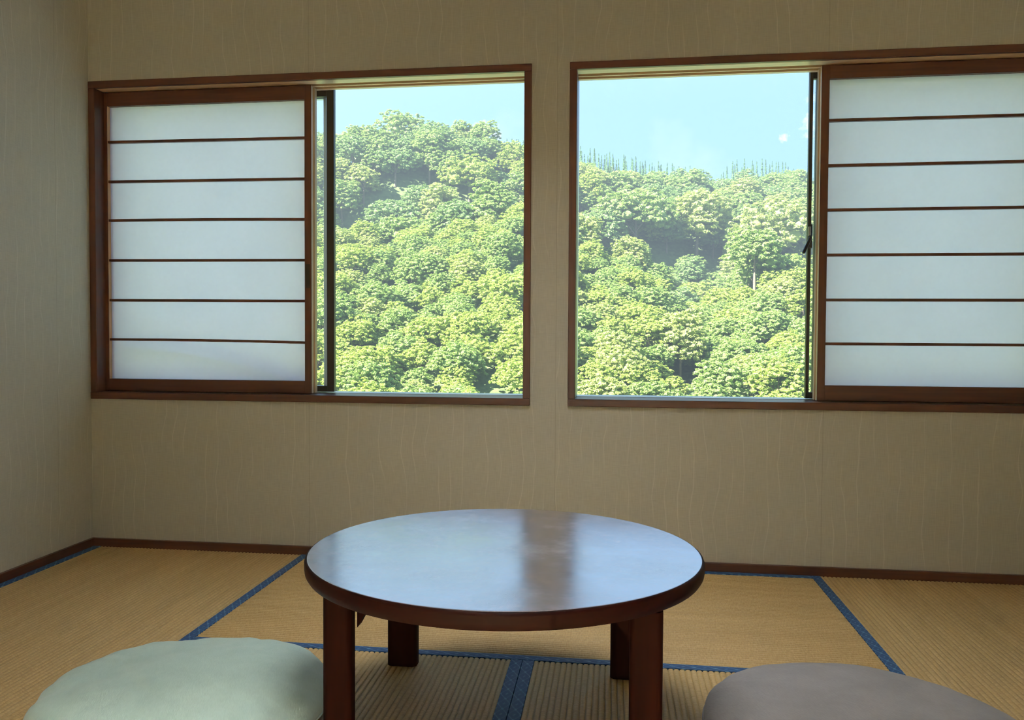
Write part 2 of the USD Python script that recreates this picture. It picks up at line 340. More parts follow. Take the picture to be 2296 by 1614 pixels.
shoji(-1.9722 + -.0135, -1.1305, 1.709, .6465, [(1.572, 1.567), (1.418, 1.413), (1.267, 1.260), (1.111, 1.106), (.955, .951), (.801, .7925)], (-1.1445, 1.045), 'white paper shoji screen slid to the left of the left window')
shoji(.7115, 1.5255, 1.7165, .6535, [(1.574, 1.573), (1.418, 1.418), (1.2645, 1.264), (1.1085, 1.106), (.952, .950), (.799, .798)], None, 'white paper shoji screen on the right of the right window, cut by the picture edge')


def rear_panel(x0, x1, label):
    """the second wooden panel behind the shoji in the outer groove"""
    o = np.array([(x0 + x1) / 2, .102, ZB + CW + .002]); t = thing('rear_panel_frame', label, 'window sash', o)
    def at(*b, bev=.0012): return box(b[0] - o[0], b[1] - o[0], b[2] - o[1], b[3] - o[1], b[4] - o[2], b[5] - o[2], bev)
    y0, y1, z0, z1 = GRO[1][0] + .001, GRO[1][1] - .002, o[2], ZT - CW - .001
    obj('stile', at(x0, x0 + .026, y0, y1, z0, z1), lit_wood_z, t); obj('stile', at(x1 - .026, x1, y0, y1, z0, z1), lit_wood_z, t)
    obj('rail', at(x0 + .026, x1 - .026, y0, y1, z1 - .05, z1), wood_x, t); obj('rail', at(x0 + .026, x1 - .026, y0, y1, z0, z0 + .045), wood_x, t)


rear_panel(-1.9722, -1.1285, 'second wooden panel behind the shoji of the left window, edges coloured pale for daylight')
rear_panel(.7095, 1.5255, 'second wooden panel behind the shoji of the right window, edges coloured pale for daylight')


def alu_sash(x0, x1, y, wide_left, wide_right, label, mat=None, lock=None):
    mat = mat or bronze
    z0, z1 = ZB + CW + .004, ZT + .016
    o = np.array([(x0 + x1) / 2, y, z0]); t = thing('sliding_sash', label, 'window sash', o)
    def at(*b, bev=.001): return box(b[0] - o[0], b[1] - o[0], b[2] - o[1], b[3] - o[1], b[4] - o[2], b[5] - o[2], bev)
    obj('stile', at(x0, x0 + wide_left, y - .011, y + .011, z0, z1), mat, t); obj('stile', at(x1 - wide_right, x1, y - .011, y + .011, z0, z1), mat, t)
    obj('rail', at(x0 + wide_left, x1 - wide_right, y - .010, y + .010, z1 - .062, z1), mat, t); obj('rail', at(x0 + wide_left, x1 - wide_right, y - .010, y + .010, z0, z0 + .022), mat, t)
    if mat is bronze: obj('pane', sheet(x0 + wide_left - .004 - o[0], x1 - wide_right + .004 - o[0], y - o[1], z0 + .018 - o[2], z1 - .058 - o[2]), glass, t, label='clear glass pane')
    if lock:
        lx, lz = lock
        b = obj('crescent_lock', join(at(lx - .006, lx + .010, y - .022, y - .010, lz - .045, lz + .040), at(lx - .004, lx + .004, y - .034, y - .020, lz - .018, lz + .018)), black_metal, t, label='black crescent lock body')
        lev = trimesh.creation.capsule(.055, .006, count=[10, 10]); lev.apply_transform(trimesh.transformations.rotation_matrix(.42, (0, 1, 0))); lev.apply_translation((lx - .010 - o[0], -.034, lz - .045 - o[2] + .01))
        obj('lock_lever', lev, black_metal, b, smooth=True)
        obj('lock_cap', at(lx - .007, lx + .001, y - .038, y - .030, lz - .002, lz + .030), steel, b, label='worn steel cap')
    return t


alu_sash(-1.9700, -1.0710, .152, .03, .029, 'dark aluminium sliding sash pushed behind the shoji of the left window')
alu_sash(-1.9700, -1.1120, .185, .03, .012, 'thin pale aluminium screen edge seen through the sash glass of the left window', mat=silver)
alu_sash(.6915, 1.5240, .152, .0115, .03, 'dark aluminium sliding sash with crescent lock behind the right shoji', lock=(.695, 1.185))
alu_sash(.7225, 1.5240, .185, .02, .03, 'second dark sliding sash just behind the locking sash of the right window')

cord_px = [(300, 772), (430, 786), (540, 808), (620, 830), (693, 858)]  # cord added behind the paper to cast its slanting shadow band
cord_pts = []
for u, v in cord_px:
    d = ray(u, v); cord_pts.append(CAM + d * ((.128 - CAM[1]) / d[1]))
cord_pts = np.array(cord_pts)
obj('shadow_cord', trimesh.creation.sweep_polygon(Point(0, 0).buffer(.007, quad_segs=3), cord_pts, engine='earcut'), plain('grey_cord', (.25, .25, .25), .8), smooth=True, label='added grey cord shading the lowest paper of the left shoji in a slanting band', cat='cord')

# ------------------------------------------------------------------ tatami mats
HW = .0293
MATS = {}


def tatami_mat(x0, x1, y0, y1, along, heri_sides, label):
    """heri_sides: of (-1, 1), the long edges that carry the cloth (both, as a rule)"""
    t = thing('tatami_mat', label, 'tatami mat', ((x0 + x1) / 2, (y0 + y1) / 2, -.055)); o = np.array([(x0 + x1) / 2, (y0 + y1) / 2, -.055])
    L, Wd = (x1 - x0, y1 - y0) if along == 0 else (y1 - y0, x1 - x0)
    L -= .0012; Wd -= .0012
    obj('core', (lambda b: b)(box(-(L if along == 0 else Wd) / 2, (L if along == 0 else Wd) / 2, -(Wd if along == 0 else L) / 2, (Wd if along == 0 else L) / 2, 0, .050)), floor_m, t, label='straw core under the rush cover')
    nr = int(round((Wd - 2 * HW) / .0138)); per = 10
    def cover(u, v):
        a = (u - .5) * L; c = (v - .5) * (Wd - 2 * HW + .004)
        ph = v * nr * np.pi
        h = .055 - .0042 + .0042 * np.abs(np.sin(ph)) ** .40
        return np.stack([a, c, h], -1) if along == 0 else np.stack([-c, a, h], -1)
    obj('rush_cover', grid(cover, 7, nr * per + 1), tatami_x if along == 0 else tatami_y, t, smooth=True)
    for s in heri_sides:
        c0, c1 = sorted((s * Wd / 2, s * (Wd / 2 - HW)))
        b = box(-L / 2, L / 2, c0, c1, .0455, .0562, .0008) if along == 0 else box(c0, c1, -L / 2, L / 2, .0455, .0562, .0008)
        edge = (y1 if s > 0 else y0) if along == 0 else (x1 if s > 0 else x0)
        obj('cloth_edging', b, heri(f'indigo_edging_{len(MATS)}', along, edge), t, label='indigo blue patterned cloth edging'); MATS[len(MATS)] = 1
    return t


SL, YM, SC = -1.1148, -.9108, -.2176
tatami_mat(XL + TB, SL, -1.81, -TB, 1, (-1, 1), 'tatami mat along the left wall in the corner')
tatami_mat(SL, SL + 1.8, YM, -TB, 0, (-1, 1), 'tatami mat laid crosswise under the windows behind the table')
tatami_mat(SL + 1.8, XR - TB, -1.81, -TB, 1, (-1, 1), 'tatami mat at the right, cut by the picture edge')
tatami_mat(SL, SC, YM - 1.8, YM, 1, (-1, 1), 'tatami mat under the left half of the table and green cushion')
tatami_mat(SC, SL + 1.8, YM - 1.8, YM, 1, (-1, 1), 'tatami mat under the right half of the table and grey cushion')

for a, b, c, d in ((XL + TB, SL, YB, -1.812), (SL + 1.8, XR - TB, YB, -1.812), (SL, SL + 1.8, YB, YM - 1.802)):      # the rest of the matting, behind the viewer
    obj('matting', box(a, b, c, d, -.055, -.001), tatami_y, fl)

# ------------------------------------------------------------------ table
TC, TR, TH = np.array([-.2255, -1.2335]), .4175, .3650
t = thing('round_table', 'low round dark lacquered wooden table in front of the windows', 'table', (TC[0], TC[1], .0014))
RIM = .036
r0 = TR - .0042
prof = [(0, TH - RIM), (TR - .012, TH - RIM), (TR - .005, TH - RIM + .0025), (TR - .001, TH - RIM + .009), (TR, TH - RIM + .016), (TR, TH - .008), (TR - .0015, TH - .0035), (r0, TH - .0011), (r0 - .004, TH - .0005), (0, TH - .0005)]
obj('edge_band', lathe(prof, 160), edge_wood, t, smooth=35, label='dark rounded edge of the table top')
obj('tabletop', lathe([(0, TH - .0011), (r0 - .001, TH - .0011), (r0 - .003, TH), (0, TH)], 160), table_wood, t, smooth=35)


def plank_leg(x0, x1, y0, y1):
    w, d = (x1 - x0) / 2, (y1 - y0) / 2; r = min(w, d) * .62
    foot = Polygon([(-w, -d), (w, -d), (w, d), (-w, d)]).buffer(-r, join_style=1).buffer(r, quad_segs=8)
    m = trimesh.creation.extrude_polygon(foot, TH - RIM + .001, engine='earcut'); m.apply_translation(((x0 + x1) / 2 - TC[0], (y0 + y1) / 2 - TC[1], 0)); return m


LEGS = [(-.5345, -.4785, -1.507, -1.468), (.0355, .0945, -1.507, -1.468), (-.548, -.474, -1.000, -.954), (.002, .074, -1.000, -.954)]
for k, L in enumerate(LEGS):
    obj('leg', plank_leg(*L), leg_wood, t, smooth=35)
for (xa, xb, y) in [(-.4785, -.457, -1.45), (.0355, .011, -1.45), (-.474, -.452, -.99), (.002, -.020, -.99)]:
    z = TH - RIM + .001
    poly = Polygon([(0, 0), (abs(xb - xa), 0), (abs(xb - xa), -.030), (0, -.070)])
    m = trimesh.creation.extrude_polygon(poly, .03, engine='earcut'); v = m.vertices.copy(); sgn = 1 if xb > xa else -1
    m = trimesh.Trimesh(np.stack([xa + sgn * v[:, 0] - TC[0], y - .015 + v[:, 2] - TC[1], z + v[:, 1]], 1), m.faces, process=False); trimesh.repair.fix_normals(m)
    obj('leg_bracket', m, leg_wood, t, label='small tapered bracket under the top')

# ------------------------------------------------------------------ cushions
def cushion(name, label, c, a, b, rot, T, p, e, mat, seed, wrinkle):
    t = thing(name, label, 'cushion', (c[0], c[1], 0), rot)
    nu, nv = 160, 70
    th = np.linspace(0, 2 * np.pi, nu, endpoint=False); ph = np.linspace(-np.pi / 2, np.pi / 2, nv)[1:-1]
    co, si = np.cos(th), np.sin(th)
    X, Y = np.sign(co) * np.abs(co) ** (2 / p) * a, np.sign(si) * np.abs(si) ** (2 / p) * b
    cz, sz = np.cos(ph)[:, None] ** e, np.sin(ph)[:, None]
    zz = T / 2 + T / 2 * np.where(sz < 0, -np.abs(sz) ** .75, sz)
    P = np.stack([X * cz, Y * cz, zz + 0 * X], -1)
    q = P * np.array([6, 6, 8]) + seed
    lump = meshkit.fbm(q, 4, seed) - .5
    rad = np.hypot(P[..., 0], P[..., 1]) / max(a, b); ang = np.arctan2(P[..., 1], P[..., 0])
    pleat = (meshkit.noise(np.stack([ang * 9, rad * 2.2, 0 * ang + seed], -1), seed) - .5) * np.clip((rad - .55) / .4, 0, 1)
    up = np.clip(P[..., 2] / T, 0, 1)
    P[..., 2] += up * (lump * .018 * wrinkle + pleat * .008 * wrinkle); 
    P[..., :2] *= (1 + up * (1 - up) * pleat * .05 * wrinkle)[..., None]
    P[..., 2] = np.maximum(P[..., 2], 0.0)
    v = np.vstack([P.reshape(-1, 3), [(0, 0, 0)], [(0, 0, P[-1, :, 2].mean())]])
    i, j = np.meshgrid(np.arange(nv - 3), np.arange(nu), indexing='ij'); j2 = (j + 1) % nu
    A, B, C, D = (i * nu + j).ravel(), (i * nu + j2).ravel(), ((i + 1) * nu + j2).ravel(), ((i + 1) * nu + j).ravel()
    n = len(P.reshape(-1, 3)); jj = np.arange(nu); j3 = (jj + 1) % nu; last = (nv - 3) * nu
    f = np.vstack([np.stack([A, B, C], 1), np.stack([A, C, D], 1), np.stack([jj * 0 + n, j3, jj], 1), np.stack([last + jj, last + j3, jj * 0 + n + 1], 1)])
    obj('cover', trimesh.Trimesh(v, f, process=False), mat, t, smooth=True)
    k = np.linspace(0, 2 * np.pi, 120, endpoint=False); ck, sk = np.cos(k), np.sin(k)
    pipe = np.stack([np.sign(ck) * np.abs(ck) ** (2 / p) * (a + .0005), np.sign(sk) * np.abs(sk) ** (2 / p) * (b + .0005), 0 * k + T * .40], 1); pipe = np.vstack([pipe, pipe[:1]])
    ring = trimesh.creation.sweep_polygon(Point(0, 0).buffer(.0022, quad_segs=2), pipe, engine='earcut')
    obj('side_seam', ring, mat, t, smooth=True, label='stitched seam round the side')
    return t


green = fabric('mint_velvet', (.40, .575, .525), (.54, .72, .66), .25, .5)
grey = fabric('grey_fabric', (.23, .222, .225), (.325, .312, .315), .5, .25)
cushion('floor_cushion', 'pale mint green round floor cushion left of the table', (-.883, -1.357), .297, .278, .243, .119, 2.34, .76, green, 3, 1.5)
cushion('floor_cushion', 'warm grey round floor cushion right of the table', (.508, -1.298), .312, .329, .533, .091, 2.0, .475, grey, 11, .5)

# ------------------------------------------------------------------ lamps added out of the frame to brighten the room
def fill_lamp(label, x, y, z, h, d, power, glow, cell=.16):
    t = thing('fill_lamp', label, 'added fill lamp', (x, y, z))
    obj('lamp_frame', join(box(-h - .02, h + .02, -h - .02, -h, 0, d), box(-h - .02, h + .02, h, h + .02, 0, d), box(-h - .02, -h, -h, h, 0, d), box(h, h + .02, -h, h, 0, d)), wood_x, t)
    k = int(round(2 * h / cell))
    for i in range(1, k):
        q = -h + 2 * h * i / k
        obj('louver_blade', box(q - .003, q + .003, -h, h, 0, d - .03), dark_track, t); obj('louver_blade', box(-h, h, q - .003, q + .003, 0, d - .03), dark_track, t)
    obj('lamp_cover', box(-h - .02, h + .02, -h - .02, h + .02, d, d + .012), wood_x, t)
    obj('lamp_stem', box(-.04, .04, -.04, .04, d + .012, CEIL - z), wood_z, t)
    obj('lamp_shade', box(-h, h, -h, h, d - .02, d - .004), material(glow, {"e": ("emission", {"color": (1.0, .985, .96), "strength": power})}, surface="e.emission"), t)


fill_lamp('unseen square lamp with a lattice louver, added over the table as room fill', -.2, -1.0, 2.12, .40, .19, FILL_POWER, 'fill_glow')
fill_lamp('unseen square lamp with a lattice louver, added at the back of the room as fill', -.2, -2.95, 2.08, .40, .19, FILL_POWER_BACK, 'fill_glow_back', .10)

# ------------------------------------------------------------------ hillside
EYE = CAM
_cu = np.array([690, 755, 800, 850, 905, 950, 1030, 1100, 1170, 1297, 1420, 1530, 1600, 1625, 1700, 1760, 1800, 1860.])
_ridge = np.array([308, 298, 286, 282, 272, 284, 288, 302, 332, 372, 392, 404, 418, 416, 400, 402, 418, 430.])   # tops of the trees on the skyline
_spur = np.array([500, 485, 490, 505, 510, 500, 465, 455, 455, 515, 555, 660, 655, 640, 605, 595, 600, 610.])     # tops of the trees on the near spur


def u_of(az):       # horizontal angle (x to the right of +y) to photograph column at the horizon
    d = np.stack([np.sin(az), np.cos(az), 0 * az], -1); return 1148 + PPX + F_PX * (d @ RT) / (d @ FW)


def elev(u, v):     # elevation slope (height per horizontal metre) of a pixel
    d = FW[None] + RT[None] * ((u - PPX - 1148) / F_PX)[:, None] - UP[None] * ((v - PPY - 807) / F_PX)[:, None]
    return d[:, 2] / np.hypot(d[:, 0], d[:, 1])


_se, _re = elev(_cu, _spur), elev(_cu, _ridge)
D0, D1 = 70.0, 165.0


def terrain(x, y):
    dx, dy = x - EYE[0], y - EYE[1]; d = np.hypot(dx, dy); az = np.arctan2(dx, dy); u = u_of(np.clip(az, -1.0, .8))
    se, re = np.interp(u, _cu, _se), np.interp(u, _cu, _re)
    R = np.interp(u, [690, 1180, 1320, 1640, 1800], [238, 238, 285, 320, 350])
    h1 = EYE[2] + se * D1 - 6.0; h2 = h1 - 15.0; hr = EYE[2] + re * R - np.interp(u, [1180, 1300], [9.5, 10.0])
    D2 = D1 + 34.0
    z0 = EYE[2] - .155 * D0 - 3
    s = np.clip((d - D0) / (D1 - D0), 0, 1); near = z0 + (h1 - z0) * (s ** 1.15)
    s2 = np.clip((d - D1) / (D2 - D1), 0, 1); dip = h1 + (h2 - h1) * (s2 * s2 * (3 - 2 * s2))
    s3 = np.clip((d - D2) / (R - D2), 0, 1); far = h2 + (hr - h2) * np.sin(s3 * np.pi / 2) ** 1.05
    z = np.where(d < D1, near, np.where(d < D2, dip, far))
    z = np.where(d > R, hr - (d - R) * .30, z)
    return z, d, u, R


nx, ny = 110, 120
def land(uu, vv):
    az = -.85 + uu * 1.45; d = 22 + (vv ** 1.4) * 420
    x, y = EYE[0] + d * np.sin(az), EYE[1] + d * np.cos(az); z = terrain(x, y)[0]
    z = np.where(d < D0, z - (D0 - d) * .05, z) + (meshkit.fbm(np.stack([x / 9, y / 9, 0 * x], -1), 3, 5) - .5) * 1.6
    return np.stack([x, y, z], -1)


under = material('undergrowth', {"g": ("geometry", {}), "n": ("noise_texture", {"scale": .8, "detail": 6.0, "roughness": .7}), "r": ("rgb_ramp", {"ramp": [(.3, (.06, .10, .035)), (.7, (.15, .22, .07))]}), "p": ("principled_bsdf", {"roughness": .9})},
                 [("g.position", "n.vector"), ("n.fac", "r.fac"), ("r.color", "p.base_color")], surface="p.BSDF")
obj('hillside', grid(land, nx, ny), under, smooth=True, kind='structure', label='steep wooded hillside outside the windows')


def foliage(name, lo, hi, trans):
    return material(name, {
        "g": ("geometry", {}), "n": ("noise_texture", {"scale": .55, "detail": 3.0, "roughness": .6}), "mf": ("mix_float", {"fac": .5}),
        "r": ("rgb_ramp", {"ramp": [(.28, lo), (.72, hi)]}),
        "d": ("principled_bsdf", {"roughness": .55, "specular_ior_level": .25}), "t": ("translucent_bsdf", {"color": trans}), "mx": ("mix_closure", {"fac": .28})},
        [("g.position", "n.vector"), ("n.fac", "mf.a"), ("g.random_per_island", "mf.b"), ("mf.result", "r.fac"), ("r.color", "d.base_color"), ("d.BSDF", "mx.closure1"), ("t.BSDF", "mx.closure2")], surface="mx.closure")


LEAF = {'lime': foliage('lime_leaves', (.35, .46, .10), (.58, .62, .18), (.52, .62, .14)),
        'mid': foliage('green_leaves', (.27, .40, .12), (.49, .57, .20), (.45, .57, .14)),
        'deep': foliage('deep_green_leaves', (.23, .36, .13), (.42, .51, .20), (.36, .49, .15)),
        'pale': foliage('pale_leaves', (.38, .46, .14), (.60, .63, .24), (.52, .60, .18)),
        'fir': foliage('conifer_needles', (.13, .26, .13), (.27, .40, .19), (.20, .34, .12))}
bark = plain('bark', (.20, .16, .12), .9)


def leaves(centers, outs, n_each, spread, size, g):
    """quads: n_each leaf sprays round each clump centre, facing out and up"""
    c = np.repeat(centers, n_each, 0); o = np.repeat(outs, n_each, 0); N = len(c)
    p = g.normal(size=(N, 3)); p /= np.linalg.norm(p, axis=1, keepdims=True) + 1e-9
    p *= g.random((N, 1)) ** .45 * np.array(spread); p[:, 2] = np.where(p[:, 2] < 0, p[:, 2] * .6, p[:, 2])
    nrm = o * .55 + np.array([0, 0, .65]) + g.normal(size=(N, 3)) * .38; nrm /= np.linalg.norm(nrm, axis=1, keepdims=True)
    tng = np.cross(nrm, g.normal(size=(N, 3))); tng /= np.linalg.norm(tng, axis=1, keepdims=True); b = np.cross(nrm, tng)
    s = size * (.65 + .7 * g.random((N, 1))); q = c + p
    dro = nrm * s * .12
    V = np.stack([q - tng * s - dro, q - b * s * .55 + dro, q + tng * s - dro, q + b * s * .55 + dro], 1).reshape(-1, 3)
    k = np.arange(N)[:, None] * 4; F = np.vstack([k + [0, 1, 2], k + [0, 2, 3]])
    return V, F


def crown(seed, H, Rc, lobes, clumps, per, leaf, flat=.85, base=.18):
    g = np.random.default_rng(seed)
    cs, os_, cores = [], [], []
    zc = H * (base + 1) / 2; rz = H * (1 - base) / 2
    for k in range(lobes):
        t = (k + .5) / lobes; ct = 1 - 1.55 * t; st = math.sqrt(max(0, 1 - ct * ct)); a = k * 2.39996 + g.random() * .7
        d = np.array([st * math.cos(a), st * math.sin(a), ct]); r = Rc * (.20 + .28 * g.random() ** 1.3)
        ctr = np.array([0, 0, zc]) + d * np.array([Rc - r * .75, Rc - r * .75, rz - r * .6]) * (.72 + .42 * g.random())
        n = max(5, int(clumps * (r / (Rc * .40)) ** 2))
        i = np.arange(n) + .5; z = 1 - 1.45 * i / n; s = np.sqrt(np.maximum(0, 1 - z * z)); an = i * 2.39996 + g.random() * 6
        o = np.stack([s * np.cos(an), s * np.sin(an), z], 1) + g.normal(size=(n, 3)) * .12
        cs.append(ctr + o * r * np.array([1, 1, flat])); os_.append(o / np.linalg.norm(o, axis=1, keepdims=True))
        core = trimesh.creation.icosphere(1, 1.0); core.vertices = core.vertices * (1 + .15 * g.normal(size=(len(core.vertices), 1))) * r * .38 * np.array([1, 1, flat]) + ctr; cores.append(core)
    V, F = leaves(np.vstack(cs), np.vstack(os_), per, (.34, .34, .20), leaf, g)
    cm = join(*cores)
    return (np.vstack([V, cm.vertices]), np.vstack([F, cm.faces + len(V)]))


def fir(seed, H, Rb):
    g = np.random.default_rng(seed); cs, os_ = [], []
    for z in np.linspace(.10, .985, 46):
        r = Rb * (1 - z) ** .9 + .02
        n = max(2, int(8 * r / Rb + 2))
        for a in np.arange(n) * 2 * np.pi / n + g.random() * 6:
            for q in (1.0, .5):
                rr = r * q * g.uniform(.7, 1.15); zz = H * z + g.uniform(-.14, .14) - rr * .35
                cs.append((rr * math.cos(a), rr * math.sin(a), zz)); os_.append((math.cos(a) * .8, math.sin(a) * .8, .35))
    cs += [(0, 0, H * .99), (0, 0, H)]; os_ += [(0, 0, 1.0)] * 2
    V, F = leaves(np.array(cs), np.array(os_), 7, (.11, .11, .13), .085, g)
    cone = trimesh.creation.cone(Rb * .6, H * .9, sections=8); cone.apply_translation((0, 0, H * .08))
    return (np.vstack([V, cone.vertices]), np.vstack([F, cone.faces + len(V)]))


def trunk(H, r, seed):
    g = np.random.default_rng(seed)
    def limb(a, b, ra, rb):
        a, b = np.array(a, float), np.array(b, float); m = trimesh.creation.revolve([(0, 0), (ra, 0), (rb, np.linalg.norm(b - a)), (0, np.linalg.norm(b - a))], sections=7)
        m.apply_transform(trimesh.geometry.align_vectors((0, 0, 1), (b - a) / np.linalg.norm(b - a))); m.apply_translation(a); return m
    ms = [limb((0, 0, -1.5), (.1, 0, H * .55), r, r * .55)]
    for k in range(3):
        a = k * 2.1 + g.random(); ms.append(limb((.05, 0, H * (.32 + .08 * k)), (math.cos(a) * H * .22, math.sin(a) * H * .22, H * (.58 + .08 * k)), r * .5, r * .2))
    return join(*ms)


SHAPES = {'round': dict(H=8.0, Rc=3.7, lobes=20, clumps=28, per=38, leaf=.16), 'wide': dict(H=7.2, Rc=4.3, lobes=24, clumps=27, per=38, leaf=.16, base=.20, flat=.75),
          'tall': dict(H=10.0, Rc=3.3, lobes=22, clumps=27, per=38, leaf=.16, base=.16), 'low': dict(H=5.6, Rc=3.3, lobes=18, clumps=27, per=38, leaf=.155, base=.12, flat=.75)}
first = {}


def place(kind, tone, loc, rot, scale, label, cat, group):
    key = (kind, tone)
    if key not in first:
        t = first[key] = thing('conifer' if kind == 'fir' else 'broadleaf_tree', label, cat, loc, rot, scale, group)
        s = abs(hash_of(kind + tone)) % 1000
        mesh = fir(s, 10.5, 1.05) if kind == 'fir' else crown(s, **SHAPES[kind])
        obj('foliage', mesh, LEAF[tone], t)
        obj('trunk', trunk(9.0 if kind == 'fir' else SHAPES[kind]['H'], .22, s), bark, t)
        return t
    t = thing('conifer' if kind == 'fir' else 'broadleaf_tree', label, cat, loc, rot, scale, group)
    t.GetReferences().AddInternalReference(first[key].GetPath()); t.SetInstanceable(True)
    return t


def hash_of(s):
    h = 7
    for ch in s: h = (h * 131 + ord(ch)) % 1000003
    return h


TONE_WORD = {'lime': 'yellow-green', 'mid': 'fresh green', 'deep': 'deep green', 'pale': 'pale green'}
SHAPE_WORD = {'round': 'round-crowned', 'wide': 'spreading', 'tall': 'tall', 'low': 'bushy'}
cands = []
# trees over the whole slope on a jittered polar lattice
d = 78.0; row = 0
while d < 372:
    step = 4.9 if d < D1 else 6.3 + (d - D1) * .010
    daz = step / d
    for az in np.arange(-.80, .55, daz):
        a = az + (row % 2) * daz / 2 + rng.uniform(-.3, .3) * daz; dd = d + rng.uniform(-.3, .3) * step
        x, y = EYE[0] + dd * math.sin(a), EYE[1] + dd * math.cos(a)
        z, _, u, R = (float(q) for q in terrain(np.array(x), np.array(y)))
        if dd > R + 14: continue
        cands.append((x, y, z, dd, u, R))
    d += step * .80; row += 1

shown, rest, firs = [], [], []
# single trees that stand out on the slope: column, row of the crown's top, crown width (pixels), shape, tone, distance
SINGLE = [(1690, 512, 120, 'round', 'mid', 178), (1742, 452, 190, 'wide', 'pale', 222), (1425, 425, 180, 'wide', 'mid', 236), (1345, 470, 110, 'round', 'deep', 214), (902, 252, 115, 'round', 'mid', 238), (985, 415, 95, 'tall', 'pale', 200),
          (815, 372, 80, 'round', 'pale', 204), (882, 446, 130, 'wide', 'deep', 190), (1525, 690, 120, 'tall', 'pale', 152), (1050, 350, 130, 'wide', 'lime', 228), (800, 300, 120, 'wide', 'pale', 236), (1110, 430, 120, 'round', 'deep', 206), (1560, 425, 150, 'round', 'pale', 262)]
placed = []
for u, v, w, kind, tone, dd in SINGLE:
    dv = ray(u, 754); a = math.atan2(dv[0], dv[1]); S = SHAPES[kind]; t = np.arange(max(100, dd - 34), dd + 34, 1.0)
    ht = S['H'] * w * t / F_PX / (2 * S['Rc']); zb = EYE[2] + elev(np.array([u]), np.array([v]))[0] * t - ht
    err = np.abs(zb - terrain(EYE[0] + t * math.sin(a), EYE[1] + t * math.cos(a))[0] + .6) + np.abs(t - dd) * .04      # where its foot meets the slope
    i = int(np.argmin(err)); dd = float(t[i]); s = w * dd / F_PX / (2 * S['Rc'])
    shown.append((kind, tone, (EYE[0] + dd * math.sin(a), EYE[1] + dd * math.cos(a), float(zb[i])), rng.uniform(0, 6.28), s, dd, u)); placed.append((u, w, dd))
for (x, y, z, dd, u, R) in cands:
    near = dd < D1 + 6
    if any(dS - 9 < dd < dS + 3 and abs(u - uS) < wS * .42 for uS, wS, dS in placed): continue
    n = float(meshkit.noise(np.array([[x / 16, y / 16, 2.0]]), 4)[0]); q = rng.random()
    if near: tone = 'lime' if q < .50 else 'mid' if q < .80 else 'pale'
    else: tone = 'mid' if q < .42 else 'deep' if q < .50 else 'pale' if q < .84 else 'lime'
    if n > .70 and q > .4: tone = 'deep' if not near else 'mid'
    kind = ('low', 'round', 'wide', 'low')[int(rng.integers(4))] if near else ('round', 'wide', 'tall', 'round')[int(rng.integers(4))]
    s = rng.uniform(.54, .92) if near else rng.uniform(.95, 1.45)
    ridge = (dd > R - 16)
    if u > 1720 and R - 70 < dd < R and q > .62: firs.append((x, y, z, dd, u, R)); continue
    rec = (kind, tone, (x, y, z - .4), rng.uniform(0, 6.28), s, dd, u)
    inview = (700 < u < 1182) or (1288 < u < 1835)
    vis_low = (z + 6 - EYE[2]) / dd > -.085
    (shown if inview and vis_low else rest).append(rec)
for u0, u1, st in ((1128, 1184, 9), (1290, 1565, 6.0), (1612, 1838, 7.5)):      # pointed conifers standing along the ridge line
    for uu in np.arange(u0, u1, st):
        u = uu + rng.uniform(-3.5, 3.5); d = ray(u, 754); a = math.atan2(d[0], d[1]); R = float(np.interp(u, [690, 1180, 1320, 1640, 1800], [238, 238, 285, 320, 350]))
        dd = R + rng.uniform(-5, 6); x, y = EYE[0] + dd * math.sin(a), EYE[1] + dd * math.cos(a)
        top = np.interp(u, [1120, 1184, 1290, 1360, 1430, 1500, 1565, 1612, 1640, 1700, 1760, 1838], [305, 325, 333, 347, 359, 369, 384, 380, 366, 362, 372, 398]) + rng.uniform(-9, 12)
        firs.append((x, y, float(EYE[2] + elev(np.array([u]), np.array([top]))[0] * dd), dd, u, -1.0))


def pixel(p):
    d = np.asarray(p, float) - EYE; return 1148 + PPX + F_PX * (d @ RT) / (d @ FW), 807 + PPY - F_PX * (d @ UP) / (d @ FW)


# which crowns show, and how large: a coarse raster of the two openings, nearest crown first
mask = np.zeros((230, 300), bool); gy, gx = np.mgrid[0:230, 0:300]; U, Vv = 695 + gx * 4.0, 170 + gy * 3.2
mask[((U > 722) & (U < 1176) & (Vv > 190) & (Vv < 886)) | ((U > 1294) & (U < 1826) & (Vv > 175) & (Vv < 892))] = True
shown.sort(key=lambda r: r[5]); sized = []
for r in shown:
    S = SHAPES[r[0]]; h = S['H'] * r[4]; cu_, cv_ = pixel((r[2][0], r[2][1], r[2][2] + h * (1 + S.get('base', .18)) / 2))
    hit = mask & (((U - cu_) / (S['Rc'] * r[4] * F_PX / r[5])) ** 2 + ((Vv - cv_) / (h * (1 - S.get('base', .18)) / 2 * F_PX / r[5])) ** 2 < 1)
    mask &= ~hit; sized.append((int(hit.sum()), r))
sized.sort(key=lambda q: -q[0]); rest += [r for n, r in sized[300:]] + [r for n, r in sized[:300] if n < 4]; shown = [r for n, r in sized[:300] if n >= 4]
COLS = ['far left', 'centre-left', 'centre', 'centre-right', 'far right']
ROWS = ['on the skyline', 'just under the skyline', 'above mid-height', 'at mid-height', 'below mid-height', 'low down', 'just above the sill']


def where(u, v):
    left = u < 1240; a, b = (745, 1178) if left else (1292, 1812)
    c = COLS[int(np.clip((u - a) / (b - a) * 5, 0, 4))]; r = ROWS[int(np.clip((v - 290) / (870 - 290) * 7, 0, 6))]
    return f"{r}, {c} of the {'left' if left else 'right'} window"


ORD = ['', 'second', 'third', 'fourth', 'fifth', 'sixth', 'seventh', 'eighth', 'ninth', 'tenth', 'eleventh', 'twelfth', 'thirteenth', 'fourteenth', 'fifteenth', 'sixteenth']


